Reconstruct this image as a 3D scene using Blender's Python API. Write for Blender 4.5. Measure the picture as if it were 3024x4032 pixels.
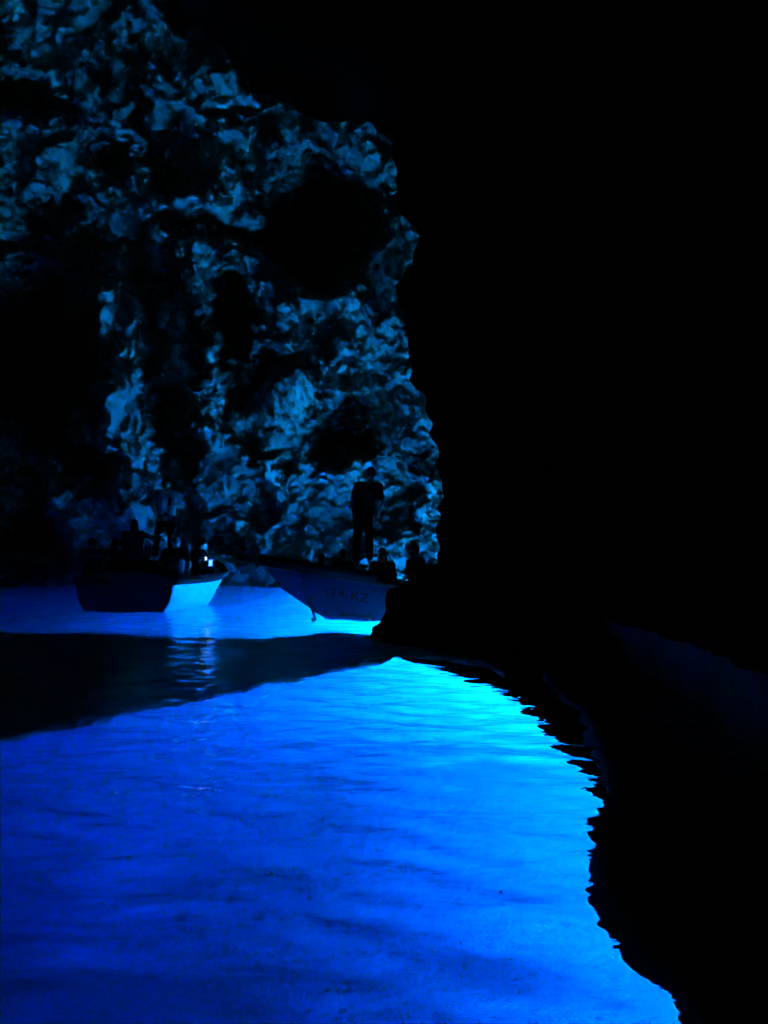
import bpy, bmesh, math, random
import numpy as np
from mathutils import Vector, Matrix
for o in list(bpy.data.objects):
    bpy.data.objects.remove(o)
S = bpy.context.scene
R = math.radians
# ------------------------------------------------------------------ camera
CAM = Vector((0, 0, 1.25)); PITCH = R(2.85); F = 3000.0; CX, CY = 1512.0, 2016.0
cd = bpy.data.cameras.new('camera'); cam = bpy.data.objects.new('camera', cd); S.collection.objects.link(cam)
cd.sensor_fit = 'VERTICAL'; cd.sensor_height = 24; cd.lens = F / 4032 * 24
cd.clip_start = 0.05; cd.clip_end = 2000
cam.location = CAM; cam.rotation_euler = (R(90) + PITCH, 0, 0); S.camera = cam
# ------------------------------------------------------------------ world, sun, exposure
SUN_EL, SUN_AZ = 22.5, 96.0         # azimuth measured from +Y towards +X
w = bpy.data.worlds.new("World"); S.world = w; w.use_nodes = True
wn = w.node_tree.nodes; bg = wn['Background']; sk = wn.new('ShaderNodeTexSky'); sk.sky_type = 'NISHITA'; sk.sun_disc = False
sk.sun_elevation = R(SUN_EL); sk.sun_rotation = R(SUN_AZ)
w.node_tree.links.new(sk.outputs[0], bg.inputs[0]); bg.inputs[1].default_value = 0.15
sl = bpy.data.lights.new('sun', 'SUN'); sl.energy = 5.0; sl.angle = R(30); sl.color = (1, .97, .88)
sun = bpy.data.objects.new('sun', sl); S.collection.objects.link(sun)
sd = Vector((math.sin(R(SUN_AZ)) * math.cos(R(SUN_EL)), math.cos(R(SUN_AZ)) * math.cos(R(SUN_EL)), math.sin(R(SUN_EL))))
sun.rotation_euler = sd.to_track_quat('Z', 'Y').to_euler(); sun.location = sd * 60
S.view_settings.view_transform = 'Standard'; S.view_settings.look = 'None'; S.view_settings.gamma = 1
S.view_settings.use_curve_mapping = False; S.view_settings.exposure = 8.15
c = S.cycles; c.max_bounces = 10; c.diffuse_bounces = 3; c.glossy_bounces = 4; c.transmission_bounces = 8; c.transparent_max_bounces = 8
c.caustics_refractive = True; c.caustics_reflective = False; c.use_denoising = True; c.blur_glossy = 1.0; c.sample_clamp_indirect = 30; c.use_guiding = True
# ------------------------------------------------------------------ helpers
def ray(px, py):
    x = (px - CX) / F; y = -(py - CY) / F
    cp, sp = math.cos(PITCH), math.sin(PITCH)
    return x, cp - y * sp, sp + y * cp        # works with arrays too
def P(px, py, Y):
    dx, dy, dz = ray(px, py); t = Y / dy
    return Vector((dx * t, Y, CAM.z + dz * t))
def W(px, py):
    dx, dy, dz = ray(px, py); t = -CAM.z / dz
    return Vector((dx * t, dy * t, 0))
rng = np.random.default_rng(7)
PERM = rng.permutation(256).astype(np.int64); PERM = np.concatenate([PERM, PERM, PERM])
GR = rng.normal(size=(256, 3)); GR /= np.linalg.norm(GR, axis=1, keepdims=True)
def hsh(ix, iy, iz):
    return PERM[PERM[PERM[ix & 255] + (iy & 255)] + (iz & 255)]
def pn(x, y, z):
    ix = np.floor(x).astype(np.int64); iy = np.floor(y).astype(np.int64); iz = np.floor(z).astype(np.int64)
    fx, fy, fz = x - ix, y - iy, z - iz
    u, v, t = [a * a * a * (a * (a * 6 - 15) + 10) for a in (fx, fy, fz)]
    def g(a, b, cc):
        G = GR[hsh(ix + a, iy + b, iz + cc)]
        return G[..., 0] * (fx - a) + G[..., 1] * (fy - b) + G[..., 2] * (fz - cc)
    l = lambda a, b, t_: a + t_ * (b - a)
    return l(l(l(g(0,0,0), g(1,0,0), u), l(g(0,1,0), g(1,1,0), u), v), l(l(g(0,0,1), g(1,0,1), u), l(g(0,1,1), g(1,1,1), u), v), t) * 1.6
def fbm(x, y, z, o=4, ridge=False):
    s = 0; a = 1; tot = 0
    for i in range(o):
        n = pn(x + 13.1 * i, y + 7.7 * i, z + 3.3 * i)
        s = s + a * ((1 - 2 * abs(n)) if ridge else n); tot += a
        x, y, z, a = x * 2.03, y * 2.03, z * 2.03, a * .5
    return s / tot
RC = rng.random((256, 3)); RT = rng.normal(size=(256, 3)); RB = rng.random(256)
def facet(x, y, z, tilt=1.0):
    """broken-rock relief: each voronoi cell carries its own tilted plane; returns (height, edge distance)"""
    ix = np.floor(x).astype(np.int64); iy = np.floor(y).astype(np.int64); iz = np.floor(z).astype(np.int64)
    d1 = np.full(x.shape, 9.); d2 = np.full(x.shape, 9.); h = np.zeros(x.shape)
    for a in (-1, 0, 1):
        for b in (-1, 0, 1):
            for cc in (-1, 0, 1):
                k = hsh(ix + a, iy + b, iz + cc); C_ = RC[k]
                vx, vy, vz = x - (ix + a + C_[..., 0]), y - (iy + b + C_[..., 1]), z - (iz + cc + C_[..., 2])
                d = np.sqrt(vx * vx + vy * vy + vz * vz)
                T = RT[k]; hh = RB[k] - .5 + tilt * .45 * (T[..., 0] * vx + T[..., 1] * vy + T[..., 2] * vz)
                m = d < d1
                d2 = np.where(m, d1, np.minimum(d2, d)); h = np.where(m, hh, h); d1 = np.where(m, d, d1)
    return h, d2 - d1
def mesh_obj(name, V, Fc, mat, parent=None, smooth=False, kind=None):
    me = bpy.data.meshes.new(name)
    V = np.asarray(V, dtype=np.float32); Fc = np.asarray(Fc, dtype=np.int32)
    me.vertices.add(len(V)); me.vertices.foreach_set('co', V.ravel())
    n = Fc.shape[1]; me.loops.add(Fc.size); me.loops.foreach_set('vertex_index', Fc.ravel())
    me.polygons.add(len(Fc)); me.polygons.foreach_set('loop_start', np.arange(0, Fc.size, n, dtype=np.int32))
    me.update(calc_edges=True); me.validate()
    if smooth: me.polygons.foreach_set('use_smooth', [True] * len(me.polygons))
    me.materials.append(mat)
    o = bpy.data.objects.new(name, me); S.collection.objects.link(o); o.parent = parent
    if kind: o['kind'] = kind
    return o
def grid_faces(nu, nv, flip=False):
    i = np.arange(nu * nv).reshape(nv, nu)
    a, b, c_, d = i[:-1, :-1].ravel(), i[:-1, 1:].ravel(), i[1:, 1:].ravel(), i[1:, :-1].ravel()
    return np.stack([a, d, c_, b] if flip else [a, b, c_, d], 1)
def nodes(name):
    m = bpy.data.materials.new(name); m.use_nodes = True; nt = m.node_tree
    return m, nt, nt.nodes, nt.links
def N(ns, t, **k):
    n = ns.new(t)
    for a, b in k.items():
        if hasattr(n, a): setattr(n, a, b)
        else: n.inputs[a.replace('_', ' ')].default_value = b
    return n
def rock_mat(name, c1, c2, scale=1.2, bump=.05, stain=None):
    m, nt, ns, L = nodes(name); b = ns['Principled BSDF']; b.inputs['Roughness'].default_value = .85
    b.inputs['Specular IOR Level'].default_value = .25
    tc = N(ns, 'ShaderNodeTexCoord')
    n1 = N(ns, 'ShaderNodeTexNoise', Scale=scale, Detail=8.0, Roughness=.62); L.new(tc.outputs['Object'], n1.inputs['Vector'])
    r = N(ns, 'ShaderNodeValToRGB'); r.color_ramp.elements[0].position = .36; r.color_ramp.elements[1].position = .62
    r.color_ramp.elements[0].color = (*c1, 1); r.color_ramp.elements[1].color = (*c2, 1)
    L.new(n1.outputs[0], r.inputs[0]); L.new(r.outputs[0], b.inputs['Base Color'])
    n2 = N(ns, 'ShaderNodeTexNoise', Scale=scale * 7, Detail=10.0, Roughness=.7); L.new(tc.outputs['Object'], n2.inputs['Vector'])
    bp = N(ns, 'ShaderNodeBump', Strength=.8, Distance=bump); L.new(n2.outputs[0], bp.inputs['Height']); L.new(bp.outputs[0], b.inputs['Normal'])
    return m
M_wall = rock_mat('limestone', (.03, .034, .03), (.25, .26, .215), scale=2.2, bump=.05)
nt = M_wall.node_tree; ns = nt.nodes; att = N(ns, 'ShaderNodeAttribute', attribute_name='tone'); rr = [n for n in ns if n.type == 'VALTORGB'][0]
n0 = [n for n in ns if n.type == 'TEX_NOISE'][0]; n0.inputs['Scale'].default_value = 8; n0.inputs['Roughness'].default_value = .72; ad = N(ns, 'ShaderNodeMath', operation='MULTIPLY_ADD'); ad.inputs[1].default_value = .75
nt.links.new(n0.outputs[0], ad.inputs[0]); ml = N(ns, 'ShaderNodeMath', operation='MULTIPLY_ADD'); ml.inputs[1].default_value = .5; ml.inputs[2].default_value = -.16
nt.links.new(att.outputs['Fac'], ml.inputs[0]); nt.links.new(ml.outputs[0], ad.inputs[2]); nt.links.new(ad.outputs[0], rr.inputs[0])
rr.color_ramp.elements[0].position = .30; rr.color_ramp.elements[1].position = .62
M_near = rock_mat('unlit_near_rock', (.005, .005, .006), (.011, .011, .011))  # near-black base colour carries the shade of the unlit near wall
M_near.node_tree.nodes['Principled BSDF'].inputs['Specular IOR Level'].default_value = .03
M_shell = rock_mat('cave_rock', (.03, .03, .03), (.06, .06, .055))
M_sand = rock_mat('sand', (.66, .68, .64), (.90, .90, .86), scale=2.0, bump=.05)
M_bar = rock_mat('pale_submerged_rock', (.38, .39, .38), (.6, .62, .58), scale=2)
M_sub = rock_mat('submerged_rock', (.14, .15, .15), (.34, .36, .34), scale=3)
# ------------------------------------------------------------------ water body
ABS = (.8, .165, .032)
m, nt, ns, L = nodes('sea_water'); M_water = m
ns.remove(ns['Principled BSDF']); out = ns['Material Output']
gl = N(ns, 'ShaderNodeBsdfGlass', IOR=1.33, Roughness=0.0); gl.inputs['Color'].default_value = (1, 1, 1, 1)
tr = N(ns, 'ShaderNodeBsdfTransparent'); geo = N(ns, 'ShaderNodeNewGeometry'); sp = N(ns, 'ShaderNodeSeparateXYZ')
L.new(geo.outputs['True Normal'], sp.inputs[0]); ab = N(ns, 'ShaderNodeMath', operation='ABSOLUTE'); L.new(sp.outputs[2], ab.inputs[0])
gt = N(ns, 'ShaderNodeMath', operation='GREATER_THAN'); gt.inputs[1].default_value = .5; L.new(ab.outputs[0], gt.inputs[0])
mx = N(ns, 'ShaderNodeMixShader'); L.new(gt.outputs[0], mx.inputs[0]); L.new(tr.outputs[0], mx.inputs[1]); L.new(gl.outputs[0], mx.inputs[2])
L.new(mx.outputs[0], out.inputs['Surface'])
tc = N(ns, 'ShaderNodeTexCoord'); mp = N(ns, 'ShaderNodeMapping'); mp.inputs['Scale'].default_value = (1, 2.3, 1)
L.new(tc.outputs['Object'], mp.inputs[0])
na = N(ns, 'ShaderNodeTexNoise', Scale=2.7, Detail=2.5, Roughness=.5, Distortion=.4); L.new(mp.outputs[0], na.inputs['Vector'])
bp = N(ns, 'ShaderNodeBump', Strength=1.0, Distance=.017); L.new(na.outputs[0], bp.inputs['Height'])
L.new(bp.outputs[0], gl.inputs['Normal'])
va = N(ns, 'ShaderNodeVolumeAbsorption'); mxA = max(ABS); va.inputs['Density'].default_value = mxA
va.inputs['Color'].default_value = tuple(1 - a / mxA for a in ABS) + (1,)
L.new(va.outputs[0], out.inputs['Volume'])
x0, x1, y0, y1, zb = -16, 3.05, -6, 32, -9
gy = [y0]
while gy[-1] < y1: gy.append(gy[-1] + (.3 if gy[-1] < .8 else max(.022, .008 * gy[-1])))
gy = np.array(gy); nx, ny = 330, len(gy); gx = np.linspace(x0, x1, nx); X, Y = np.meshgrid(gx, gy)
Z = np.zeros_like(X)
for i in range(34):
    lam = .15 * (4.5 ** rng.random()); th = rng.normal() * .42 + R(84); k = 2 * math.pi / lam
    Z += .0031 * lam * (Y * .008 * 3 < lam) * np.sin(k * (X * math.cos(th) + Y * math.sin(th)) + rng.random() * 6.28)
edge = np.minimum.reduce([X - x0, x1 - X, Y - y0, y1 - Y]); Z *= np.clip(edge / .5, 0, 1)
V = np.stack([X, Y, Z], -1).reshape(-1, 3); Fc = grid_faces(nx, ny)
corner = [0, nx - 1, nx * ny - 1, nx * (ny - 1)]
# side skirts follow every border vertex so that the body is closed
border = list(range(nx)) + [nx * j + nx - 1 for j in range(1, ny)] + [nx * (ny - 1) + i for i in range(nx - 2, -1, -1)] + [nx * j for j in range(ny - 2, 0, -1)]
nb = len(border); base = len(V); low = V[border].copy(); low[:, 2] = zb
V = np.vstack([V, low, [[(x0 + x1) / 2, (y0 + y1) / 2, zb]]]); cidx = len(V) - 1
q = [[border[i], base + i, base + (i + 1) % nb, border[(i + 1) % nb]] for i in range(nb)]
q += [[base + i, cidx, base + (i + 1) % nb, base + (i + 1) % nb] for i in range(0)]
me_f = [list(f) for f in Fc.tolist()] + q + [[base + (i + 1) % nb, base + i, cidx] for i in range(nb)]
me = bpy.data.meshes.new('water'); me.from_pydata(V.tolist(), [], me_f)
me.polygons.foreach_set('use_smooth', [i < len(Fc) for i in range(len(me_f))]); me.materials.append(M_water)
water = bpy.data.objects.new('water', me); S.collection.objects.link(water); water['kind'] = 'structure'
water['label'] = 'luminous blue sea water with gentle ripples filling the cave'
m, nt, ns, L = nodes('open_sea'); ns.remove(ns['Principled BSDF'])
tr = N(ns, 'ShaderNodeBsdfTransparent'); gs = N(ns, 'ShaderNodeBsdfGlossy', Roughness=.05); 
mx = N(ns, 'ShaderNodeMixShader'); mx.inputs[0].default_value = .08; L.new(tr.outputs[0], mx.inputs[1]); L.new(gs.outputs[0], mx.inputs[2])
L.new(mx.outputs[0], ns['Material Output'].inputs['Surface']); M_open = m
mesh_obj('open_sea', [(3.06, -60, 0), (300, -60, 0), (300, 120, 0), (3.06, 120, 0)], [[0, 1, 2, 3]], M_open, kind='structure')
# ------------------------------------------------------------------ seabed
nx, ny = 260, 260
gx = np.linspace(-22, 60, nx); gy = np.linspace(-12, 40, ny); X, Y = np.meshgrid(gx, gy)
q = np.clip((Y - 8.5) / 3.5, 0, 1); q = q * q * (3 - 2 * q); Z = -2.3 * q + (1 - q) * (-3.6 - .12 * np.log1p(np.exp((.6 - X) / .9))) ; Z = np.maximum(Z, -6.6); Z = Z + (.10 + .12 * q) * fbm(X * .18, Y * .18, X * 0, 2) + .03 * fbm(X * 1.3, Y * 1.3, X * 0, 2)
sb = mesh_obj('seabed', np.stack([X, Y, Z], -1).reshape(-1, 3), grid_faces(nx, ny), M_sand, smooth=True, kind='structure')
near_dim = np.clip((12.5 - Y) / 4, 0, 1) * np.clip(.92 + .12 * fbm(X * .8, Y * .8, X * 0 + 5, 4), 0, 1) * (1 - .3 * np.clip((-1.2 - X) / 3, 0, 1))  # light falloff painted on the sand: darker in front, easing to the left
at = sb.data.attributes.new('near_dim', 'FLOAT', 'POINT'); at.data.foreach_set('value', near_dim.ravel().astype(np.float32))
nt = M_sand.node_tree; ns = nt.nodes; att = N(ns, 'ShaderNodeAttribute', attribute_name='near_dim'); rr = [n for n in ns if n.type == 'VALTORGB'][0]
mxc = N(ns, 'ShaderNodeMix', data_type='RGBA'); nt.links.new(att.outputs['Fac'], mxc.inputs[0]); nt.links.new(rr.outputs[0], mxc.inputs[6]); mxc.inputs[7].default_value = (.165, .19, .175, 1)
nt.links.new(mxc.outputs[2], ns['Principled BSDF'].inputs['Base Color'])
# ------------------------------------------------------------------ far wall of the cave
U, Vv = np.meshgrid(np.arange(-700, 2000, 5.6), np.arange(-620, 2480, 5.6))
UU = U + 55 * pn(U / 130, Vv / 130, U * 0) + 26 * pn(U / 60, Vv / 60, U * 0 + 2) + 12 * pn(U / 30, Vv / 30, U * 0 + 4)
VV = Vv + 55 * pn(U / 130, Vv / 130, U * 0 + 8) + 26 * pn(U / 60, Vv / 60, U * 0 + 11) + 12 * pn(U / 30, Vv / 30, U * 0 + 14)
def blob(cx, cy, rx, ry, ang=0, p=2.0):
    a = R(ang); dx, dy = UU - cx, VV - cy
    e = ((dx * math.cos(a) + dy * math.sin(a)) / rx) ** 2 + ((-dx * math.sin(a) + dy * math.cos(a)) / ry) ** 2
    return np.exp(-e ** (p / 2))
def rib(pp, wd, p=2.0):
    best = np.full(U.shape, 1e9)
    for (ax, ay), (bx, by) in zip(pp[:-1], pp[1:]):
        t = np.clip(((UU - ax) * (bx - ax) + (VV - ay) * (by - ay)) / ((bx - ax) ** 2 + (by - ay) ** 2), 0, 1)
        best = np.minimum(best, np.hypot(UU - ax - t * (bx - ax), VV - ay - t * (by - ay)))
    return np.exp(-(best / wd) ** p)
D = 27.0 - 10.0 * np.clip((2250 - Vv) / 2250, 0, 2) ** 1.3
D = D - 2.0 * np.clip((500 - U) / 1400, 0, 1) - 5.5 * np.clip((1100 - U) / 1700, 0, 1.2) ** 1.3 * np.clip((2260 - Vv) / 500, 0, 1)
for (cx, cy, rx, ry, an, dep, p) in [
    (1250, 870, 215, 235, 20, 5.5, 6), (905, 1240, 85, 185, 0, 4.0, 6), (150, 1400, 215, 340, 0, 4.5, 6), (1350, 1690, 120, 170, 40, 2.4, 5),
    (365, 1800, 110, 60, 20, 2.6, 5), (70, 2000, 110, 260, 0, 3.0, 5), (700, 1560, 60, 75, 0, 1.6, 4), (160, 400, 210, 55, 25, 1.8, 4),
    (420, 620, 75, 130, -25, 2.2, 4), (860, 905, 260, 38, 8, 2.4, 4), (200, 830, 95, 70, 0, 1.8, 4), (230, 975, 260, 26, -3, 1.8, 4),
    (1010, 1770, 120, 24, 4, 1.5, 4), (980, 1500, 150, 60, -50, 1.8, 4), (1480, 1480, 60, 200, -20, 1.0, 3), (240, 2150, 90, 90, 0, 1.8, 4),
    (1540, 2060, 160, 50, 0, 1.0, 4), (1560, 1960, 120, 40, 0, .9, 4)]:
    D = D + dep * blob(cx, cy, rx, ry, an, p)
D = D + 2.4 * rib([(600, 1150), (610, 1500), (650, 1800), (660, 2080)], 36, 3) + 1.8 * rib([(300, 960), (330, 1200), (360, 1420)], 40, 3)
D = D + 1.5 * rib([(520, 250), (560, 520), (660, 760)], 26, 3) + 1.3 * rib([(1030, 480), (1000, 700), (1090, 900)], 34, 3)
D = D + 1.1 * rib([(880, 1550), (960, 1420), (1130, 1420)], 30, 3)
D = D - 2.2 * rib([(440, 1230), (450, 1500), (420, 1700), (540, 1900), (620, 2180)], 125, 3)
D = D - 1.1 * rib([(760, 940), (780, 1300), (820, 1600), (800, 1950)], 62, 3) - .9 * rib([(1340, 1420), (1180, 1560), (960, 1720)], 120, 3)
D = D - .9 * rib([(1090, 1130), (1150, 1330), (1000, 1450), (800, 1500)], 50, 3) - 1.2 * blob(880, 330, 230, 150, 20, 4) - 1.2 * blob(780, 800, 140, 85, 10, 4)
D = D - .8 * rib([(1080, 1830), (1110, 2000), (1010, 2140)], 40, 3) - .8 * rib([(1660, 1860), (1700, 2100), (1780, 2200)], 36, 3) - 1.8 * blob(320, 2040, 170, 140, 0, 3)
D = D - .8 * rib([(1430, 500), (1500, 620), (1420, 720)], 60, 3) - 1.3 * blob(950, 2230, 330, 60, 0, 2) - .6 * rib([(1520, 900), (1540, 1200), (1620, 1500), (1680, 1750)], 55, 3)
dx, dy, dz = ray(U, Vv)
def pts(D):
    t = D / dy; return dx * t, D, CAM.z + dz * t
x, y, z = pts(D)
ca, sa = math.cos(.5), math.sin(.5)
xr, zr = x * ca + z * sa, -x * sa + z * ca
wx, wz = x + .12 * pn(x * 1.6, y, z * 1.6), z + .18 * pn(x * 1.6 + 9, y, z * 1.6)
xr, zr = wx * ca + wz * sa, -wx * sa + wz * ca
h0, e0 = facet(wx * .5 + 3, y * .3, wz * .32, 1.7); h1, e1 = facet(xr * .9, y * .8, zr * 1.3 + 4, 1.7); h2, e2 = facet(xr * 2.0 + 5, y * 1.7, zr * 3.0, 1.7); h3, e3 = facet(xr * 4.2 + 9, y * 3.6, zr * 6.5, 1.7)
fold = fbm(x * .9 + .25 * z, y * .5, z * .16, 4, True)
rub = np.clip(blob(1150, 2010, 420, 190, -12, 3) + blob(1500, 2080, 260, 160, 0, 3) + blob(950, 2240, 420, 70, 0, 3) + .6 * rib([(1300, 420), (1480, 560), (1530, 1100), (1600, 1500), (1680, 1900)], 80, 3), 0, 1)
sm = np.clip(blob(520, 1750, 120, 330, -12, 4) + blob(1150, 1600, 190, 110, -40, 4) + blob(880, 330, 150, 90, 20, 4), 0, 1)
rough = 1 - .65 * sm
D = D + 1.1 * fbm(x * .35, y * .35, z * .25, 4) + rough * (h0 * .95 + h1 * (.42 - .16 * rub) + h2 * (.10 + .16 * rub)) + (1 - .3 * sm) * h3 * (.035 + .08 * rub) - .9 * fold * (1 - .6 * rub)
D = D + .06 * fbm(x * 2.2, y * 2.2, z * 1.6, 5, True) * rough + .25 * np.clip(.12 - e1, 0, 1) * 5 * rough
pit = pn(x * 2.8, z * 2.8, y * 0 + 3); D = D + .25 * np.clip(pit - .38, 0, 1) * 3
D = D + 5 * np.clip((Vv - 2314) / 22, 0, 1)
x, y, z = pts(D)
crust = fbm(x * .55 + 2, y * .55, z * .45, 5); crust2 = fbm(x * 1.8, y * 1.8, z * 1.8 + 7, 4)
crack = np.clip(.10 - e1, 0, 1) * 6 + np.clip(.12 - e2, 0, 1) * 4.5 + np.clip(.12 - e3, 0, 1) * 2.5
tone = .86 + .5 * crust + .3 * crust2 + .35 * h0 + .4 * h1 + .25 * h2 + .15 * h3 + .02 * sm + .34 * rub + .35 * np.clip(blob(480, 1750, 150, 380, -12, 4) + blob(300, 2040, 170, 140, 0, 3) + .8 * blob(850, 330, 260, 180, 20, 3), 0, 1) - .30 * blob(1120, 1620, 220, 160, -40, 3) - .35 * crack * (1 - .5 * sm)  # light on left column and upper mass painted in; slab toned down
tone = tone - .6 * np.clip(blob(1350, 1690, 140, 190, 40, 5) + blob(80, 1380, 200, 360, 0, 5) + blob(1250, 870, 230, 250, 20, 5) + blob(905, 1240, 95, 195, 0, 5) + .8 * blob(1540, 2030, 150, 130, 0, 4), 0, 1)  # shade of the pits and recesses painted into the rock tone
nv, nu = U.shape
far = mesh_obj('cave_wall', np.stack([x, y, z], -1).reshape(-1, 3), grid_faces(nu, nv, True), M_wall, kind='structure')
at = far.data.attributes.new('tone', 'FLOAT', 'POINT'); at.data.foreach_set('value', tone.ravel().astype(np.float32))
# ------------------------------------------------------------------ shell: ceiling, left, back and right walls keep the sun out
def box_quad(name, a, b, c_, d, n=60, amp=.5, mat=M_shell):
    a, b, c_, d = [np.array(q_, float) for q_ in (a, b, c_, d)]
    s, t = np.meshgrid(np.linspace(0, 1, n), np.linspace(0, 1, n)); s = s[..., None]; t = t[..., None]
    Pp = (a * (1 - s) + b * s) * (1 - t) + (d * (1 - s) + c_ * s) * t
    nn = np.cross(b - a, d - a); nn /= np.linalg.norm(nn)
    Pp = Pp + nn * (amp * fbm(Pp[..., 0] * .5, Pp[..., 1] * .5, Pp[..., 2] * .5, 4))[..., None]
    return mesh_obj(name, Pp.reshape(-1, 3), grid_faces(n, n), mat, kind='structure')
box_quad('cave_ceiling', (-20, -8, 22), (9, -8, 22), (9, 36, 22), (-20, 36, 22))
box_quad('cave_wall', (-16.5, -8, -7), (-16.5, 36, -7), (-16.5, 36, 23), (-16.5, -8, 23))
box_quad('cave_wall', (-20, -7, -7), (9, -7, -7), (9, -7, 23), (-20, -7, 23))
box_quad('cave_wall', (-20, 33, -7), (9, 33, -7), (9, 33, 23), (-20, 33, 23))
# right side: wall with its lower lip under water, unseen outer part shaped to dim or admit light
def right_side():
    prof = [(3.6, 23), (3.4, 12), (3.1, 4), (2.7, 1.5), (2.3, .3), (1.95, .05), (1.55, -.10), (1.25, -.28), (1.04, -.48), (1.02, -.60), (1.3, -.72), (2.1, -.66), (2.8, -.52), (3.3, -.2), (3.6, .3), (4.6, 3), (6, 23)]
    n1, n2 = 170, 620
    pr = np.array(prof, float); seg = np.r_[0, np.cumsum(np.hypot(*np.diff(pr, axis=0).T) ** .5)]
    s = np.linspace(0, seg[-1], n1); px = np.interp(s, seg, pr[:, 0]); pz = np.interp(s, seg, pr[:, 1])
    ys = np.concatenate([np.linspace(-9, 1, 60), np.linspace(1, 12, 460)[1:], np.linspace(12, 36, 101)]); PX, YY = np.meshgrid(px, ys); PZ, _ = np.meshgrid(pz, ys)
    far_ = np.clip((YY - 10.6) / 1.5, 0, 1)
    i_ = np.arange(n1)[None, :] + 0 * YY
    out_ = np.clip((PX - 1.1) / 1.5, 0, 1) * (PZ < .4) * (i_ > 60)
    PZ = PZ - (1 - far_) * np.interp(YY, [3.5, 10], [NEAR_DROP + 1.55, NEAR_DROP + .1]) * out_ + far_ * .52 * out_  # unseen outer lip shaped to dim near water and admit sun farther back
    dx_ = np.interp(YY, [0, 2, 2.4, 3.2, 4.5, 6.5, 8.5, 9.2], [-.06, -.06, -.08, -.13, .2, .66, .66, .4])
    lowp = np.clip((PZ * -1 + .6) / .5, 0, 1)
    PX = PX + dx_ * lowp + .16 * fbm(PX * .7, YY * .9, PZ * .7, 4) + .07 * fbm(PX * 2.5, YY * 3, PZ * 2.5, 4) + .02 * fbm(PX * 9, YY * 9, PZ * 9, 3)
    PX = PX + far_ * 1.7 * np.clip((4.2 - PX) / 2, 0, 1)
    PZ = PZ + (.06 * fbm(PX * 2, YY * 2, PZ * 2 + 9, 3) + .03 * fbm(PX * 7, YY * 7, PZ * 2 + 9, 3)) * np.clip(np.abs(PX - 1.0), .15, 1)
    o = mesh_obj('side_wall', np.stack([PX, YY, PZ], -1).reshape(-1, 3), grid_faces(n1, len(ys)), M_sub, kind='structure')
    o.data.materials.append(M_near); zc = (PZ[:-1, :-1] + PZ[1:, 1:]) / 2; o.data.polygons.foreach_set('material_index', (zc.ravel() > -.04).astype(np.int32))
NEAR_DROP = 1.1
right_side()
# submerged bar of rock that runs from the pillar to the left wall
def rock_bar():
    fr = [(1985, 2640), (1900, 2600), (1750, 2577), (1560, 2572), (1500, 2592), (1250, 2632), (1000, 2682), (700, 2742), (500, 2775), (250, 2832), (0, 2884), (-400, 2950), (-1500, 3000)]
    bk = [(1900, 2480), (1700, 2480), (1560, 2482), (1470, 2492), (1440, 2490), (1300, 2484), (1150, 2502), (900, 2510), (700, 2505), (400, 2490), (0, 2486), (-400, 2484), (-1500, 2480)]
    n1, n2 = 90, 700
    f_ = np.array([W(*q)[:2] for q in fr]); b_ = np.array([W(*q)[:2] for q in bk])
    def rs(a):
        sg = np.linspace(0, 1, len(a)); t = np.linspace(0, 1, n2); return np.stack([np.interp(t, sg, a[:, 0]), np.interp(t, sg, a[:, 1])], 1)
    f_, b_ = rs(f_), rs(b_)
    th = np.linspace(0, 2 * math.pi, n1)
    u = .5 - .5 * np.sign(np.cos(th)) * np.abs(np.cos(th)) ** .35; v = np.sign(np.sin(th)) * np.abs(np.sin(th)) ** .6
    PX = f_[:, None, 0] * (1 - u) + b_[:, None, 0] * u; PY = f_[:, None, 1] * (1 - u) + b_[:, None, 1] * u
    PZ = np.where(v > 0, -.24 + .14 * v, -.24 + .28 * v)[None, :] + 0 * PX
    nz = fbm(PX * 1.1, PY * 1.1, PZ * 1.1, 5)
    PY = PY + .30 * nz + .20 * fbm(PX * 2.4, PY * 2.4, PZ + 5, 5) + .07 * fbm(PX * 9, PY * 9, PZ + 2, 3); PZ = PZ + .06 * fbm(PX * 2 + 4, PY * 2, PZ * 0, 4)
    PZ = np.minimum(PZ, -.05)
    mesh_obj('submerged_ledge', np.stack([PX, PY, PZ], -1).reshape(-1, 3), grid_faces(n1, n2), M_bar, kind='structure')
rock_bar()
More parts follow.
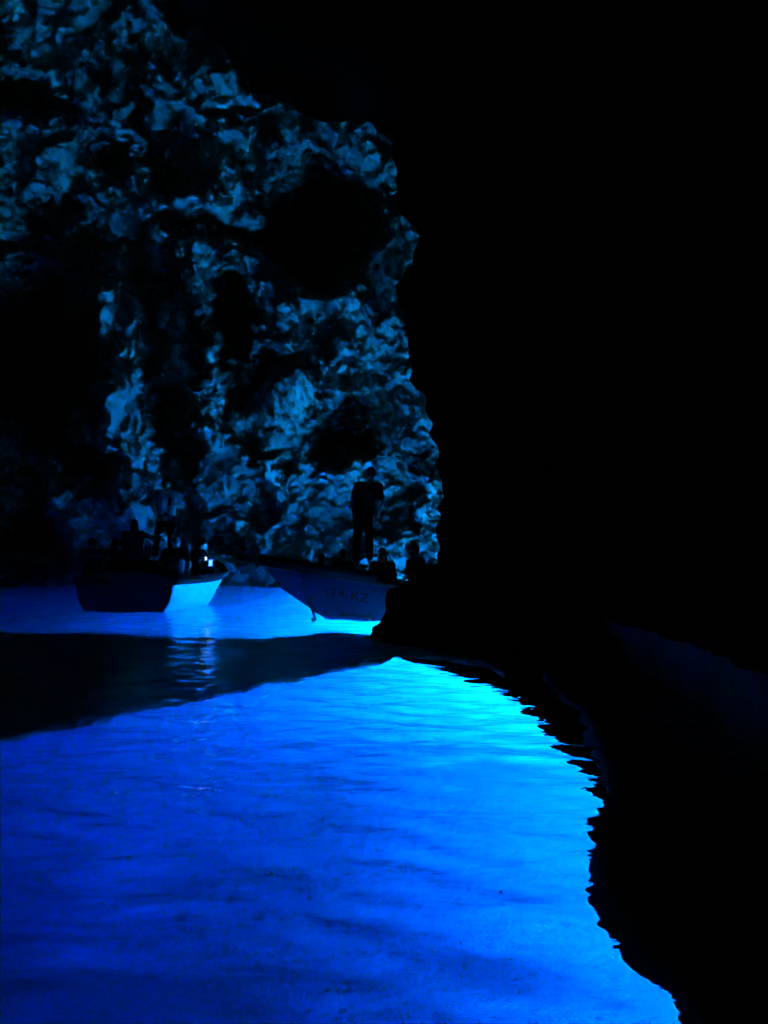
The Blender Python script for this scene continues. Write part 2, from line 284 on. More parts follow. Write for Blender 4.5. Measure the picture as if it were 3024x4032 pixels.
# dark arch of rock: its rim is the silhouette that hides the right of the cave
def arch():
    rim = [(1360, 2640), (1440, 2505), (1475, 2425), (1500, 2370), (1512, 2325), (1600, 2290), (1690, 2250), (1722, 2150), (1712, 2000), (1690, 1800), (1640, 1550), (1590, 1350), (1552, 1150), (1580, 960), (1540, 820),
           (1530, 640), (1535, 540), (1440, 470), (1300, 490), (1150, 450), (1060, 390), (950, 325), (890, 225), (770, 105), (640, 60), (600, -50), (520, -300), (300, -520), (-100, -700), (-900, -900)]
    rp = np.array([P(px, py, 11.0) for px, py in rim])
    sg = np.r_[0, np.cumsum(np.linalg.norm(np.diff(rp, axis=0), axis=1))]
    n1 = 520; t = np.linspace(0, sg[-1], n1); K = np.stack([np.interp(t, sg, rp[:, i]) for i in range(3)], 1)
    ks = K.copy()
    for _ in range(60): ks[1:-1] = (ks[:-2] + 2 * ks[1:-1] + ks[2:]) / 4
    tg = np.gradient(ks, axis=0); out = np.stack([tg[:, 2], 0 * tg[:, 0], -tg[:, 0]], 1); out /= np.linalg.norm(out, axis=1, keepdims=True)
    rows_y = [13.5, 12.2, 11.4, 11.0, 10.2, 9.3, 8, 6, 3, 0, -6.8]; rows_o = [5.0, 2.2, .5, 0, .45, 1.5, 2.3, 2.8, 3.0, 3.2, 3.6]
    yy = np.interp(np.linspace(0, 10, 200), range(11), rows_y); oo = np.interp(np.linspace(0, 10, 200), range(11), rows_o)
    G = K[None] + out[None] * oo[:, None, None]; G[..., 1] = yy[:, None]
    n_ = fbm(G[..., 0] * .8, G[..., 1] * .8, G[..., 2] * .8, 5); n2_ = fbm(G[..., 0] * 3, G[..., 1] * 3, G[..., 2] * 3, 4)
    G = G + out[None] * (np.abs(n_) * .45 + n2_ * .14)[..., None]; G[..., 1] += .3 * n_
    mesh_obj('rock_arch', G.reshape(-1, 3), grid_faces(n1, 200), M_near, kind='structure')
arch()

# ------------------------------------------------------------------ plain materials
def mat(name, col, rough=.6, bump=0, bscale=40, spec=.4, metal=0, emit=None, noise=.12):
    m, nt, ns, L = nodes(name); b = ns['Principled BSDF']; b.inputs['Roughness'].default_value = rough
    b.inputs['Specular IOR Level'].default_value = spec; b.inputs['Metallic'].default_value = metal
    tc = N(ns, 'ShaderNodeTexCoord'); n1 = N(ns, 'ShaderNodeTexNoise', Scale=6.0, Detail=5.0); L.new(tc.outputs['Object'], n1.inputs['Vector'])
    mr = N(ns, 'ShaderNodeMapRange'); mr.inputs['To Min'].default_value = 1 - noise; mr.inputs['To Max'].default_value = 1 + noise; L.new(n1.outputs[0], mr.inputs['Value'])
    vm = N(ns, 'ShaderNodeVectorMath', operation='SCALE'); vm.inputs[0].default_value = col; L.new(mr.outputs[0], vm.inputs['Scale']); L.new(vm.outputs[0], b.inputs['Base Color'])
    if bump:
        n2 = N(ns, 'ShaderNodeTexNoise', Scale=bscale, Detail=4.0); L.new(tc.outputs['Object'], n2.inputs['Vector'])
        bp = N(ns, 'ShaderNodeBump', Strength=.6, Distance=bump); L.new(n2.outputs[0], bp.inputs['Height']); L.new(bp.outputs[0], b.inputs['Normal'])
    if emit:
        b.inputs['Emission Color'].default_value = (*emit[:3], 1); b.inputs['Emission Strength'].default_value = emit[3]
    return m
M_white = mat('white_boat_paint', (.78, .78, .76), .35, .002, 12); M_grey = mat('weathered_boat_paint', (.10, .10, .105), .5, .003, 10)
M_shade_tr = mat('shaded_transom', (.035, .035, .05), .6, .003, 10); M_blue = mat('backlit_boat_paint', (.010, .010, .055), .6, .003, 8)  # backlit shade put into both colours: left transom and right hull
M_rubber = mat('black_rubber', (.012, .012, .012), .7, .003, 30); M_wood = mat('varnished_wood', (.05, .035, .025), .6, .002, 25)
M_black = mat('black_cloth', (.012, .012, .014), .9, .004, 60); M_navy = mat('navy_cloth', (.02, .022, .035), .9, .004, 60)
M_shirtw = mat('pale_cloth', (.2, .2, .21), .9, .006, 30); M_shirtg = mat('grey_cloth', (.06, .06, .065), .9, .006, 30)
M_skin = mat('skin', (.30, .19, .14), .5, .001, 80); M_hair = mat('dark_hair', (.012, .01, .009), .6, .004, 90)
M_rope = mat('wet_rope', (.03, .028, .025), .9, .004, 80); M_letter = mat('black_lettering', (.002, .002, .003), .9)
M_metal = mat('worn_metal', (.25, .25, .26), .35, 0, 30, metal=1)
def tag(o, label, cat, group=None):
    o['label'] = label; o['category'] = cat
    if group: o['group'] = group
    return o
def empty(name, loc, rz=0):
    o = bpy.data.objects.new(name, None); S.collection.objects.link(o); o.location = loc; o.rotation_euler.z = rz; return o
def tube_mesh(name, pts_, r, mat_, parent=None, n=8, closed_ends=True):
    pts_ = [Vector(p) for p in pts_]; V = []; Fs = []
    rr = r if hasattr(r, '__len__') else [r] * len(pts_)
    for i, p in enumerate(pts_):
        d = (pts_[min(i + 1, len(pts_) - 1)] - pts_[max(i - 1, 0)]).normalized()
        a = d.orthogonal().normalized() if i == 0 else (a - d * a.dot(d)).normalized(); b = d.cross(a)
        for k in range(n):
            t = 2 * math.pi * k / n; V.append(p + (a * math.cos(t) + b * math.sin(t)) * rr[i])
    for i in range(len(pts_) - 1):
        for k in range(n):
            Fs.append((i * n + k, i * n + (k + 1) % n, (i + 1) * n + (k + 1) % n, (i + 1) * n + k))
    Fs.append(tuple(range(n))[::-1]); Fs.append(tuple(range((len(pts_) - 1) * n, len(pts_) * n)))
    me = bpy.data.meshes.new(name); me.from_pydata([tuple(v) for v in V], [], Fs); me.polygons.foreach_set('use_smooth', [True] * len(Fs)); me.materials.append(mat_)
    o = bpy.data.objects.new(name, me); S.collection.objects.link(o); o.parent = parent; return o
def box_mesh(name, x0, x1, y0, y1, z0, z1, mat_, parent=None, bev=.012):
    bm = bmesh.new(); bmesh.ops.create_cube(bm, size=1, matrix=Matrix.Translation(((x0 + x1) / 2, (y0 + y1) / 2, (z0 + z1) / 2)) @ Matrix.Diagonal((x1 - x0, y1 - y0, z1 - z0, 1)))
    bmesh.ops.bevel(bm, geom=bm.edges[:], offset=min(bev, .3 * min(x1 - x0, y1 - y0, z1 - z0)), segments=2, affect='EDGES')
    me = bpy.data.meshes.new(name); bm.to_mesh(me); bm.free(); me.materials.append(mat_)
    o = bpy.data.objects.new(name, me); S.collection.objects.link(o); o.parent = parent; return o
# ------------------------------------------------------------------ boats (local: +x bow, +y port, z=0 waterline)
class Hull:
    def __init__(s, L_, B, fb_stern, fb_bow, draft, rake, full, bilge=.45, tumble=0.0, beam_stern=.85, sx=1.9):
        s.__dict__.update(locals())
    def beam(s, u): return s.B / 2 * np.interp(u, [0, .35, .6, .8, .92, 1], [s.beam_stern, 1, .97, .72, .38, .03])
    def sheer(s, u): return s.fb_stern + (s.fb_bow - s.fb_stern) * u ** s.sx
    def keel(s, u): return -s.draft * (1 - .3 * u) * (1 - np.clip((u - .82) / .18, 0, 1) ** 2) + np.clip((u - .86) / .14, 0, 1) ** 1.6 * s.fb_bow * .55
    def pt(s, u, a, off=0.0):
        """u 0 stern..1 bow, a 0 keel..1 sheer on the port side"""
        u = np.asarray(u, float); a = np.asarray(a, float)
        b = s.beam(u); zs = s.sheer(u); zk = s.keel(u)
        e = np.interp(u, [0, .55, .9, 1], [s.bilge, s.bilge, .95, 1.0])
        y = b * np.sin(a * math.pi / 2) ** e * (1 + s.tumble * 0); z = zk + (zs - zk) * (1 - np.cos(a * math.pi / 2) ** np.interp(u, [0, .6, 1], [1.0, 1.05, 1.2]))
        y = y * np.interp(u, [.55, .95], [1, 1]) * (1 - (1 - a) * np.interp(u, [.6, .95], [0, .35]))
        flare = s.rake * np.clip((z + .1) / (s.fb_bow), -.2, 1.2) * np.clip((u - .55) / .45, 0, 1) ** 1.4
        x = u * (s.L_ - s.rake) + flare
        return np.stack([x, np.maximum(y - off, .004), z + 0 * u], -1)
def build_boat(name, H, loc, heading, label, M_h, M_rail, seats, rail_r=.035, M_tr=None, arch_=.0):
    root = empty(name, loc, heading); tag(root, label, 'boat', 'boats carrying visitors in the cave')
    nu, na = 46, 22; uu, aa = np.meshgrid(np.linspace(0, 1, nu) ** .85, np.linspace(0, 1, na), indexing='ij')
    Pp = H.pt(uu, aa); Ps = Pp.copy(); Ps[..., 1] *= -1
    out = np.concatenate([Ps[:, ::-1], Pp[:, 1:]], 1)           # starboard sheer .. keel .. port sheer
    th = .035; Pi = H.pt(uu, aa, th); Pi[..., 2] += th * (1 - aa) * 1.5; Pi[..., 0] = np.clip(Pi[..., 0], th, None); Pi[..., 0] -= .03 * uu ** 6
    Pj = Pi.copy(); Pj[..., 1] *= -1; inn = np.concatenate([Pi[:, ::-1], Pj[:, 1:]], 1)
    ring = np.concatenate([out, inn], 1); nr = ring.shape[1]; V = ring.reshape(-1, 3); Fs = []
    for i in range(nu - 1):
        for k in range(nr):
            k2 = (k + 1) % nr; Fs.append((i * nr + k, i * nr + k2, (i + 1) * nr + k2, (i + 1) * nr + k))
    m_ = out.shape[1]
    for k in range(m_ - 1): Fs.append((k + 1, k, nr - 1 - k, nr - 2 - k))
    me = bpy.data.meshes.new('hull'); me.from_pydata(V.tolist(), [], Fs); me.materials.append(M_h)
    me.polygons.foreach_set('use_smooth', [True] * len(Fs)); ho = bpy.data.objects.new('hull', me); S.collection.objects.link(ho); ho.parent = root
    # transom: a board closing the stern
    c_ = out[0]; V = [(-.03, p[1], p[2]) for p in c_] + [(.03, p[1] * .995, p[2]) for p in c_]; n_ = len(c_)
    Fs = [tuple(range(n_))[::-1], tuple(range(n_, 2 * n_))] + [(i, (i + 1) % n_, n_ + (i + 1) % n_, n_ + i) for i in range(n_)]
    me = bpy.data.meshes.new('transom'); me.from_pydata(V, [], Fs); me.materials.append(M_h); me.materials[0] = M_tr; t_ = bpy.data.objects.new('transom', me); S.collection.objects.link(t_); t_.parent = root
    us = np.linspace(0, 1, 50)
    port = H.pt(us, us * 0 + 1); port[:, 1] += .01; stb = port.copy(); stb[:, 1] *= -1
    tube_mesh('gunwale_rail', [tuple(p) for p in port], rail_r, M_rail, root, 10); tube_mesh('gunwale_rail', [tuple(p) for p in stb], rail_r, M_rail, root, 10)
    yh = float(port[0, 1]); tube_mesh('transom_cap', [(-.0, y_, H.fb_stern + .01 + arch_ * (1 - (y_ / yh) ** 4)) for y_ in np.linspace(-yh, yh, 20)], .03, M_rail, root, 8)
    if arch_:
        ya = np.linspace(-yh, yh, 20); V = [(-.028, y_, H.fb_stern - .02) for y_ in ya] + [(-.028, y_, H.fb_stern + arch_ * (1 - (y_ / yh) ** 4)) for y_ in ya]
        V += [(x_ + .05, y_, z_) for x_, y_, z_ in V]; Fs = []
        for i in range(19): Fs += [(i, 20 + i, 21 + i, i + 1), (40 + i, 41 + i, 61 + i, 60 + i), (20 + i, 60 + i, 61 + i, 21 + i)]
        me = bpy.data.meshes.new('transom_board'); me.from_pydata(V, [], Fs); me.materials.append(M_tr); o = bpy.data.objects.new('transom_board', me); S.collection.objects.link(o); o.parent = root
    zf = .12
    fl = [(float(p[0]), float(p[1])) for p in [H.pt(u, .55) for u in np.linspace(.02, .85, 20)]]
    bm = bmesh.new(); vs = [bm.verts.new((x_, y_ * .95, zf)) for x_, y_ in fl] + [bm.verts.new((x_, -y_ * .95, zf)) for x_, y_ in fl[::-1]]
    f_ = bm.faces.new(vs); r_ = bmesh.ops.extrude_face_region(bm, geom=[f_]); bmesh.ops.translate(bm, vec=(0, 0, -.04), verts=[g for g in r_['geom'] if isinstance(g, bmesh.types.BMVert)])
    me = bpy.data.meshes.new('floor_board'); bm.to_mesh(me); bm.free(); me.materials.append(M_wood); o = bpy.data.objects.new('floor_board', me); S.collection.objects.link(o); o.parent = root
    for (ua, ub, zt) in seats:
        xa = float(H.pt(ua, 1)[0]); xb = float(H.pt(ub, 1)[0]); hb = float(min(H.beam(ua), H.beam(ub))) * .93
        box_mesh('bench_seat', xa, xb, -hb, hb, zt - .05, zt, M_wood, root)
    return root
LH = Hull(3.9, 2.36, .62, .90, .28, .7, 1, bilge=.6, beam_stern=.96, sx=4.5)
lboat = build_boat('motor_boat', LH, (-5.36, 15.75, 0), R(90 - 15), 'open boat seen from its dark stern, one bright flank glowing blue, full of people', M_white, M_rubber, [(.12, .24, .55), (.42, .52, .55), (.66, .74, .58)], .085, M_shade_tr, .15)
lb = bpy.data.objects
box_mesh('rudder', -.09, -.035, -.022, .022, -.25, .60, M_wood, lboat); tube_mesh('fender', [(-.11, .92, .62), (-.11, .7, .60), (-.11, .42, .60), (-.11, .28, .61)], [.05, .075, .075, .05], M_rubber, lboat, 12)
tube_mesh('propeller_shaft', [(-.03, -.0, -.02), (-.14, .0, -.03), (-.2, 0, -.12)], .03, M_metal, lboat)
box_mesh('engine_box', 1.15, 2.05, -.5, .5, .1, 1.02, M_wood, lboat, .03)
RH = Hull(5.4, 1.95, .36, 1.0, .3, .75, 1, bilge=.5, beam_stern=.85)
RB0 = Vector((3.25, 14.3, 0)); RHD = R(180 + 4)
rboat = build_boat('motor_boat', RH, RB0, RHD, 'boat with backlit dark blue hull, raked bow, black rail and registration lettering beside the unlit rock', M_blue, M_rubber, [(.2, .3, .4), (.42, .5, .42), (.6, .68, .46)], .055, M_blue)
box_mesh('foredeck', 3.7, 4.4, -.4, .4, .58, .62, M_wood, rboat, .01); box_mesh('cuddy', 1.3, 2.5, -.42, .42, .1, .98, M_rubber, rboat, .03)
us = np.linspace(.70, 1, 24); pp = RH.pt(us, us * 0 + 1)
fen = np.concatenate([pp, (pp * [1, -1, 1])[::-1]]); fen[:, 2] += .07 + .012 * np.sin(np.arange(len(fen)) * 1.7)
tube_mesh('bow_fender', [tuple(p) for p in fen], [.03] + [.085 + .01 * math.sin(i * 2.1) for i in range(len(fen) - 2)] + [.03], M_rubber, rboat, 10)
tube_mesh('rubbing_strake', [tuple(p) for p in RH.pt(np.linspace(.02, .96, 40), np.full(40, .86)) + np.array([0, .012, 0])], .014, M_blue, rboat, 6)
# registration lettering wrapped on the port side of the bow
cu = bpy.data.curves.new('registration_number', 'FONT'); cu.body = '174-KZ'; cu.size = .235; cu.shear = .35; cu.offset = .004; cu.space_character = 1.12; cu.extrude = 0
to = bpy.data.objects.new('tmp', cu); me = bpy.data.meshes.new_from_object(to); bpy.data.objects.remove(to); bpy.data.curves.remove(cu)
bm = bmesh.new(); bm.from_mesh(me); bmesh.ops.triangulate(bm, faces=bm.faces[:]); bmesh.ops.subdivide_edges(bm, edges=bm.edges[:], cuts=2)
for v in bm.verts:
    xx = 4.42 - v.co.x * 1.0; zz = v.co.y
    ul = float(np.interp(xx, RH.pt(np.linspace(0, 1, 80), np.full(80, .8))[:, 0], np.linspace(0, 1, 80)))
    aa_ = np.linspace(.3, 1, 60); col = RH.pt(np.full(60, ul), aa_); tz = float(RH.sheer(ul)) - .40 + zz
    a_ = float(np.interp(tz, col[:, 2], aa_)); p = RH.pt(ul, a_); p2 = RH.pt(ul + .01, a_); p3 = RH.pt(ul, a_ + .01)
    nrm = np.cross(p3 - p, p2 - p); nrm /= np.linalg.norm(nrm) + 1e-9; nrm = nrm * np.sign(nrm[1]) ; q = p + nrm * .006; v.co = Vector(q)
bm.to_mesh(me); bm.free(); me.materials.clear(); me.materials.append(M_letter); me.name = 'registration_number'
o = bpy.data.objects.new('registration_number', me); S.collection.objects.link(o); o.parent = rboat
# rope hanging from the bow
bw = RB0 + Matrix.Rotation(RHD, 3, 'Z') @ Vector(RH.pt(.9, 1.0))
rp = [bw + Vector(v) for v in [(0, -.08, .02), (-.01, -.10, -.2), (.03, -.10, -.42), (.09, -.10, -.56), (.13, -.09, -.63), (.17, -.09, -.72), (.19, -.09, -.80)]]
rope = tube_mesh('mooring_rope', rp, [.013, .013, .015, .02, .024, .024, .02], M_rope, None, 8); tag(rope, 'dark wet rope with a knot dangling from the bow above the water', 'rope')
tube_mesh('knot', [rp[3] + Vector((-.03, -.02, .03)), rp[3] + Vector((.04, -.03, .05)), rp[3] + Vector((.06, -.02, .13)), rp[3] + Vector((.02, -.01, .1))], .024, M_rope, rope, 8)
tube_mesh('rope_end', [rp[-1], rp[-1] + Vector((.02, 0, -.05)), rp[-1] + Vector((-.02, 0, -.09)), rp[-1] + Vector((-.04, 0, -.03))], .026, M_rope, rope, 8)
# ------------------------------------------------------------------ people
def capsule(bm, a, b, ra, rb, n=10):
    a, b = Vector(a), Vector(b); d = b - a; L_ = d.length; q = d.to_track_quat('Z', 'Y').to_matrix().to_4x4() if L_ > 1e-6 else Matrix()
    rings = []
    st = [(-math.pi / 2 + i * math.pi / 8, 0) for i in range(1, 5)] + [(i * math.pi / 8, 1) for i in range(0, 4)]
    for ang, end in st:
        r = (rb if end else ra); c0 = Vector((0, 0, L_ if end else 0)); rings.append([bm.verts.new((Matrix.Translation(a) @ q) @ (c0 + Vector((math.cos(t) * math.cos(ang) * r, math.sin(t) * math.cos(ang) * r, math.sin(ang) * r)))) for t in [2 * math.pi * k / n for k in range(n)]])
    for r1, r2 in zip(rings[:-1], rings[1:]):
        for k in range(n): bm.faces.new((r1[k], r1[(k + 1) % n], r2[(k + 1) % n], r2[k]))
    bm.faces.new(rings[0][::-1]); bm.faces.new(rings[-1])
def ellipsoid(bm, c_, r, rot=None, n=14):
    M_ = Matrix.Translation(c_) @ (rot.to_4x4() if rot else Matrix()) @ Matrix.Diagonal((*r, 1))
    bmesh.ops.create_uvsphere(bm, u_segments=n, v_segments=n - 4, radius=1, matrix=M_)
def remeshed(name, bm, mat_, parent, vox=.012, smooth=3):
    me = bpy.data.meshes.new(name); bm.to_mesh(me); bm.free(); me.materials.append(mat_)
    o = bpy.data.objects.new(name, me); S.collection.objects.link(o)
    rm = o.modifiers.new('r', 'REMESH'); rm.mode = 'VOXEL'; rm.voxel_size = vox; rm.use_smooth_shade = True
    if smooth: sm_ = o.modifiers.new('s', 'SMOOTH'); sm_.factor = .5; sm_.iterations = smooth
    dg = bpy.context.evaluated_depsgraph_get(); dg.update(); m2 = bpy.data.meshes.new_from_object(o.evaluated_get(dg)); m2.name = name
    o.modifiers.clear(); o.data = m2; o.parent = parent
    return o
def person(loc, face, label, J, shirt, legs, H=1.75, hair='short', cap=False, vox=.012):
    """face: direction the body faces, radians from +Y anticlockwise. J: joints in the body frame (x right, y forward, z up), pelvis origin at hip height."""
    k = H / 1.75; g = lambda n: Vector(J[n]) * k
    root = empty('person', loc, face); tag(root, label, 'person', 'people in the two boats')
    pel, chest, neck, head = g('pelvis'), g('chest'), g('neck'), g('head'); rt = (chest - pel).normalized()
    bm = bmesh.new(); c = lambda a, b, r1, r2: capsule(bm, a, b, r1 * k, r2 * k)
    side = (g('sr') - g('sl')).normalized()
    for sg in (-1, 1):
        c(pel + side * .07 * sg * k, chest + side * .085 * sg * k, .115, .115)
    c(chest + side * -.10 * k, chest + side * .10 * k, .11, .11); c(g('sl'), g('sr'), .062, .062); c(chest, neck, .09, .055); c(neck, head, .052, .055)
    hd = Vector(J.get('look', (0, 1, 0))).normalized(); hu = Vector((0, 0, 1)); hr = hd.cross(hu).normalized(); hu = hr.cross(hd)
    hm = Matrix((hr, hd, hu)).transposed(); hc = head + hm @ Vector((0, .01, .10)) * k
    ellipsoid(bm, hc, (.076 * k, .096 * k, .115 * k), hm); ellipsoid(bm, hc + hm @ Vector((0, .035, -.06)) * k, (.055 * k, .065 * k, .065 * k), hm)
    capsule(bm, hc + hm @ Vector((0, .088, .02)) * k, hc + hm @ Vector((0, .112, -.022)) * k, .011, .016); 
    for sg in (-1, 1):
        ellipsoid(bm, hc + hm @ Vector((.078 * sg, -.005, -.01)) * k, (.012, .022, .032), hm, 8)
        capsule(bm, hc + hm @ Vector((.018 * sg, .092, .032)) * k, hc + hm @ Vector((.048 * sg, .082, .032)) * k, .010, .009)
    capsule(bm, hc + hm @ Vector((-.02, .088, -.058)) * k, hc + hm @ Vector((.02, .088, -.058)) * k, .010, .010)
    for s_ in ('l', 'r'):
        S_, E_, W_ = g('s' + s_), g('e' + s_), g('w' + s_); c(S_, E_, .052, .040); c(E_, W_, .040, .026)
        fd = (W_ - E_).normalized(); fd = Vector(J['h' + s_]).normalized() if 'h' + s_ in J else fd
        pn_ = fd.cross(Vector((0, 0, 1)) if abs(fd.z) < .8 else Vector((1, 0, 0))).normalized(); up = pn_.cross(fd).normalized()
        kn = W_ + fd * .085 * k
        for i, ln in enumerate((.068, .078, .074, .058)):
            o_ = pn_ * (.033 - .022 * i) * k; capsule(bm, W_ + o_ * .5, kn + o_, .019, .0125, 8)
            mid = kn + o_ + (fd * .8 - up * .35).normalized() * ln * .5 * k; tip = mid + (fd * .45 - up * .9).normalized() * ln * .5 * k
            capsule(bm, kn + o_, mid, .0108, .0098, 8); capsule(bm, mid, tip, .0098, .0085, 8)
        t0 = W_ + pn_ * .02 * k + fd * .02; t1 = t0 + (fd * .5 + pn_ * .8 - up * .3).normalized() * .045 * k; t2 = t1 + (fd * .9 + pn_ * .2 - up * .3).normalized() * .035 * k
        capsule(bm, t0, t1, .014, .0115, 8); capsule(bm, t1, t2, .0115, .0095, 8)
        K_, A_ = g('k' + s_), g('a' + s_); hp = pel + side * (.085 if s_ == 'r' else -.085) * k
        c(hp, K_, .088, .058); c(K_, A_, .056, .038); ft = Vector(J.get('f' + s_, (0, .17, -.05))) * k; c(A_ + Vector((0, -.03, -.03)) * k, A_ + ft, .038, .03)
    remeshed('body', bm, M_skin, root, vox)
    bm = bmesh.new()
    for sg in (-1, 1): capsule(bm, pel + side * .075 * sg * k + rt * .02, chest + side * .092 * sg * k, .132 * k, .128 * k)
    capsule(bm, chest - side * .1 * k, chest + side * .1 * k, .124 * k, .124 * k); capsule(bm, g('sl'), g('sr'), .076 * k, .076 * k)
    for s_ in ('l', 'r'): capsule(bm, g('s' + s_), g('s' + s_).lerp(g('e' + s_), .72 if not J.get('long') else 1.0), .07 * k, .058 * k)
    if J.get('long'):
        for s_ in ('l', 'r'): capsule(bm, g('e' + s_), g('e' + s_).lerp(g('w' + s_), .9), .055 * k, .042 * k)
    remeshed('shirt', bm, shirt, root, .016)
    bm = bmesh.new(); capsule(bm, pel - side * .07 * k, pel + side * .07 * k, .137 * k, .137 * k)
    for s_ in ('l', 'r'):
        hp = pel + side * (.085 if s_ == 'r' else -.085) * k; K_, A_ = g('k' + s_), g('a' + s_)
        capsule(bm, hp, K_, .107 * k, .078 * k)
        if not J.get('shorts'): capsule(bm, K_, K_.lerp(A_, .93), .078 * k, .064 * k)
    remeshed('shorts' if J.get('shorts') else 'trousers', bm, legs, root, .016)
    bm = bmesh.new(); ellipsoid(bm, hc + hm @ Vector((0, -.022, .022)) * k, (.085 * k, .098 * k, .112 * k), hm)
    if hair == 'long':
        capsule(bm, hc + hm @ Vector((0, -.06, 0)) * k, hc + hm @ Vector((0, -.085, -.2)) * k, .075 * k, .06 * k)
        capsule(bm, hc + hm @ Vector((-.05, -.03, -.02)) * k, hc + hm @ Vector((-.06, -.05, -.2)) * k, .045 * k, .035 * k); capsule(bm, hc + hm @ Vector((.05, -.03, -.02)) * k, hc + hm @ Vector((.06, -.05, -.2)) * k, .045 * k, .035 * k)
    if hair == 'bun': ellipsoid(bm, hc + hm @ Vector((0, -.12, .05)) * k, (.05, .045, .05), hm)
    remeshed('hair', bm, M_hair, root, .012)
    return root
def stand(**kw):
    J = dict(pelvis=(0, 0, .93), chest=(0, .0, 1.28), neck=(0, .0, 1.47), head=(0, .02, 1.52), sl=(-.185, 0, 1.42), sr=(.185, 0, 1.42), el=(-.25, -.02, 1.13), er=(.25, -.02, 1.13), wl=(-.24, .06, .88), wr=(.24, .06, .88),
             kl=(-.11, .02, .49), kr=(.11, .02, .49), al=(-.13, -.02, .09), ar=(.13, -.02, .09)); J.update(kw); return J
def sit(**kw):
    J = dict(pelvis=(0, 0, .12), chest=(0, .05, .46), neck=(0, .07, .65), head=(0, .10, .70), sl=(-.18, .06, .60), sr=(.18, .06, .60), el=(-.25, .10, .33), er=(.25, .10, .33), wl=(-.14, .32, .22), wr=(.14, .32, .22),
             kl=(-.13, .44, .14), kr=(.13, .44, .14), al=(-.13, .46, -.30), ar=(.13, .46, -.30)); J.update(kw); return J
def at(px, py_feet_z, D):       # ground position under pixel column px at distance D
    p = P(px, 2000, D); return Vector((p.x, D, py_feet_z))
PI = math.pi
# left boat
p_stand = person(at(652, 1.03, 16.75), R(197), 'person standing in the left boat, pale shirt, black trousers, forearm raised to the chest',
    stand(pelvis=(0, 0, .93), chest=(-.02, 0, 1.28), sl=(-.2, 0, 1.41), el=(-.38, .04, 1.13), wl=(-.15, .20, 1.17), hl=(1, .1, .5), er=(.27, -.03, 1.15), wr=(.19, .10, .93), look=(-.75, .6, -.1), kr=(.16, .02, .49), ar=(.20, -.02, .09)), M_shirtw, M_black, 1.82)
p2 = person(at(527, 1.02, 16.0), R(5), 'person seated high near the stern reaching one arm across to the standing person', sit(er=(.36, .16, .52), wr=(.55, .28, .56), el=(-.27, .02, .36), long=1), M_black, M_black, 1.66, 'long')
p3 = person(at(366, .63, 16.3), R(20), 'person seated low at the left gunwale with short dark hair, head tilted', sit(look=(-.4, .9, -.35)), M_navy, M_black, 1.68)
p4 = person(at(447, .63, 17.3), R(-10), 'person seated behind the high seated one, only a dark rounded head showing', sit(), M_black, M_black, 1.68, 'long')
p5 = person(at(690, .64, 15.95), R(-8), 'broad person seated at the stern corner over the glowing flank, back turned, dark shirt', sit(sl=(-.21, .06, .58), sr=(.21, .06, .58), el=(-.32, .0, .32), er=(.32, .02, .32), wl=(-.2, .2, .15), wr=(.2, .22, .15)), M_shirtg, M_black, 1.78)
p6 = person(at(762, .66, 17.4), R(-38), 'person bent over a lit phone near the bow, curly dark hair', sit(chest=(0, .12, .44), neck=(0, .18, .62), head=(0, .22, .66), sl=(-.17, .15, .56), sr=(.17, .15, .56), er=(.22, .3, .34), wr=(.08, .5, .38), el=(-.2, .3, .34), wl=(-.05, .5, .38), look=(0, .8, -.6)), M_shirtg, M_navy, 1.7, 'bun')
# right boat
p7 = person(at(1428, .99, 14.15), R(-12), 'person standing in the right boat, back turned, dark top and black trousers',
    stand(chest=(.07, 0, 1.28), neck=(.13, .0, 1.47), head=(.15, .03, 1.53), sl=(-.10, 0, 1.42), sr=(.30, 0, 1.40), el=(-.2, -.02, 1.12), er=(.36, -.02, 1.1), wl=(-.15, .1, .9), wr=(.26, .12, .9), kl=(-.10, .02, .49), kr=(.12, .02, .49)), M_shirtg, M_black, 1.80)
p8 = person(at(1255, .50, 14.2), R(-60), 'small person in the bow of the right boat, only head and neck above the rail', sit(), M_navy, M_black, 1.28, 'long')
p9 = person(at(1345, .42, 14.9), R(-150), 'person seated left of the standing legs in the right boat', sit(), M_black, M_black, 1.6)
p10 = person(at(1508, .38, 14.1), R(170), 'person seated just right of the standing legs, wavy hair edged with faint light', sit(), M_navy, M_black, 1.72, 'long')
p11 = person(at(1648, .40, 13.9), R(120), 'person in dark clothes seated astern by the rock, one forearm faintly lit', sit(el=(-.25, .2, .3), wl=(-.2, .42, .42)), M_black, M_black, 1.85)
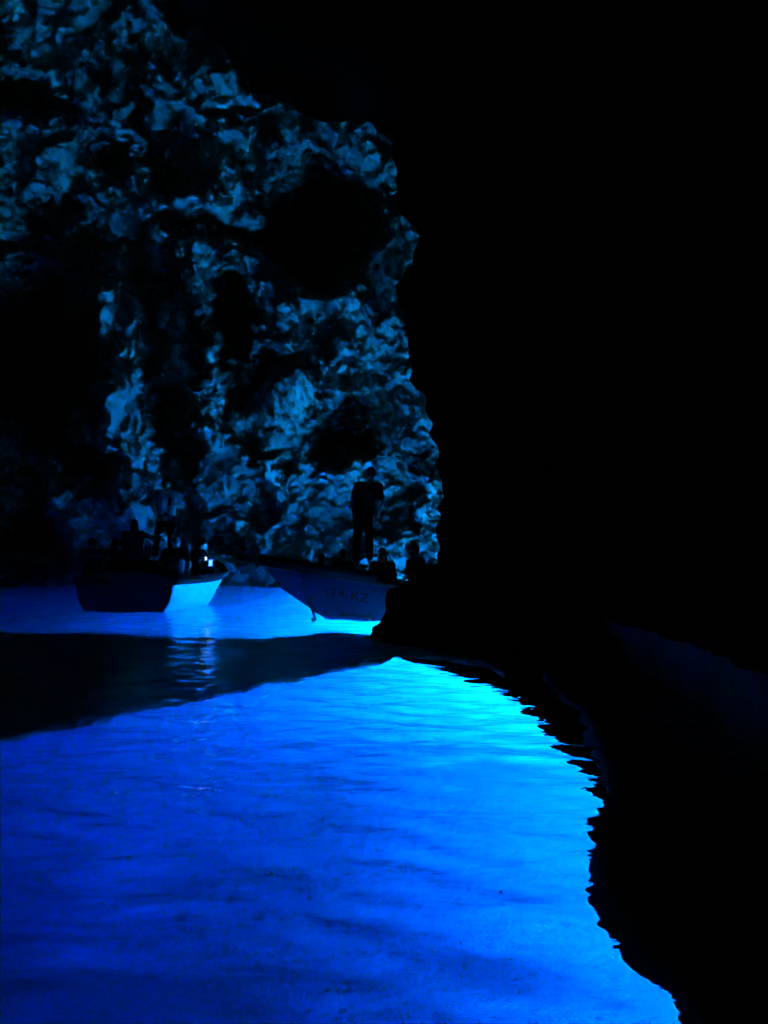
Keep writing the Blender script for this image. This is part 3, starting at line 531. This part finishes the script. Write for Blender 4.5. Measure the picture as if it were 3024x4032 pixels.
# phones
def phone(loc, rot, label, scr):
    r_ = empty('phone', loc); r_.rotation_euler = rot; tag(r_, label, 'phone'); box_mesh('case', -.04, .04, -.006, .006, -.08, .08, M_rubber, r_, .004)
    box_mesh('screen', -.036, .036, -.0085, -.0062, -.074, .074, scr, r_, .001); return r_
M_scr = mat('lit_screen', (.02, .03, .06), .2, emit=(.02, .12, 1, .035)); M_lamp = mat('phone_lamp', (.6, .6, .6), .3, emit=(.75, .85, 1, .03))
wz = root_z = None
phone(P(829, 2216, 17.05), (R(25), 0, R(20)), 'phone with a blue lit screen held low over the bow', M_scr)
lp = phone(P(811, 2199, 17.0), (R(10), 0, R(0)), 'small phone with a white glowing light above the bow', M_lamp); lp.scale = (.45, .8, .38)
phone(P(668, 1975, 16.5), (0, 0, R(10)), 'black phone held at the chest of the standing person', mat('dark_screen', (.01, .01, .012), .2))

# ------------------------------------------------------------------ loose boulders at the foot of the far wall
rocks = []
for v in range(7):
    bm = bmesh.new(); bmesh.ops.create_icosphere(bm, subdivisions=2, radius=1); rr_ = random.Random(v)
    for i in range(9):
        n_ = Vector((rr_.gauss(0, 1), rr_.gauss(0, 1), rr_.gauss(0, 1))).normalized(); d_ = rr_.uniform(.5, .85)
        for q in bm.verts:
            e_ = q.co.dot(n_) - d_
            if e_ > 0: q.co -= n_ * e_
    me = bpy.data.meshes.new('boulder'); bm.to_mesh(me); bm.free(); me.materials.append(M_wall)
    a_ = me.attributes.new('tone', 'FLOAT', 'POINT'); a_.data.foreach_set('value', [.5 + .4 * rr_.random()] * len(me.vertices)); rocks.append(me)
rnd = random.Random(3)
xg, yg, zg = x, y, z
for i in range(170):
    px = rnd.uniform(700, 1740); py = 2296 - abs(rnd.gauss(0, 1)) * (52 if px < 1250 else 95)
    j = int((py + 620) / 5.6); i_ = int((px + 700) / 5.6); Yw = float(D[j, i_]); r = (.07 + .22 * rnd.random() ** 2.2)
    p = P(px, py, Yw - r * .25); o = bpy.data.objects.new('boulder', rocks[rnd.randrange(7)]); S.collection.objects.link(o); o.parent = far
    o.location = p; o.rotation_euler = (rnd.random() * 6, rnd.random() * 6, rnd.random() * 6); o.scale = (r * rnd.uniform(.8, 1.5), r, r * rnd.uniform(.6, 1))
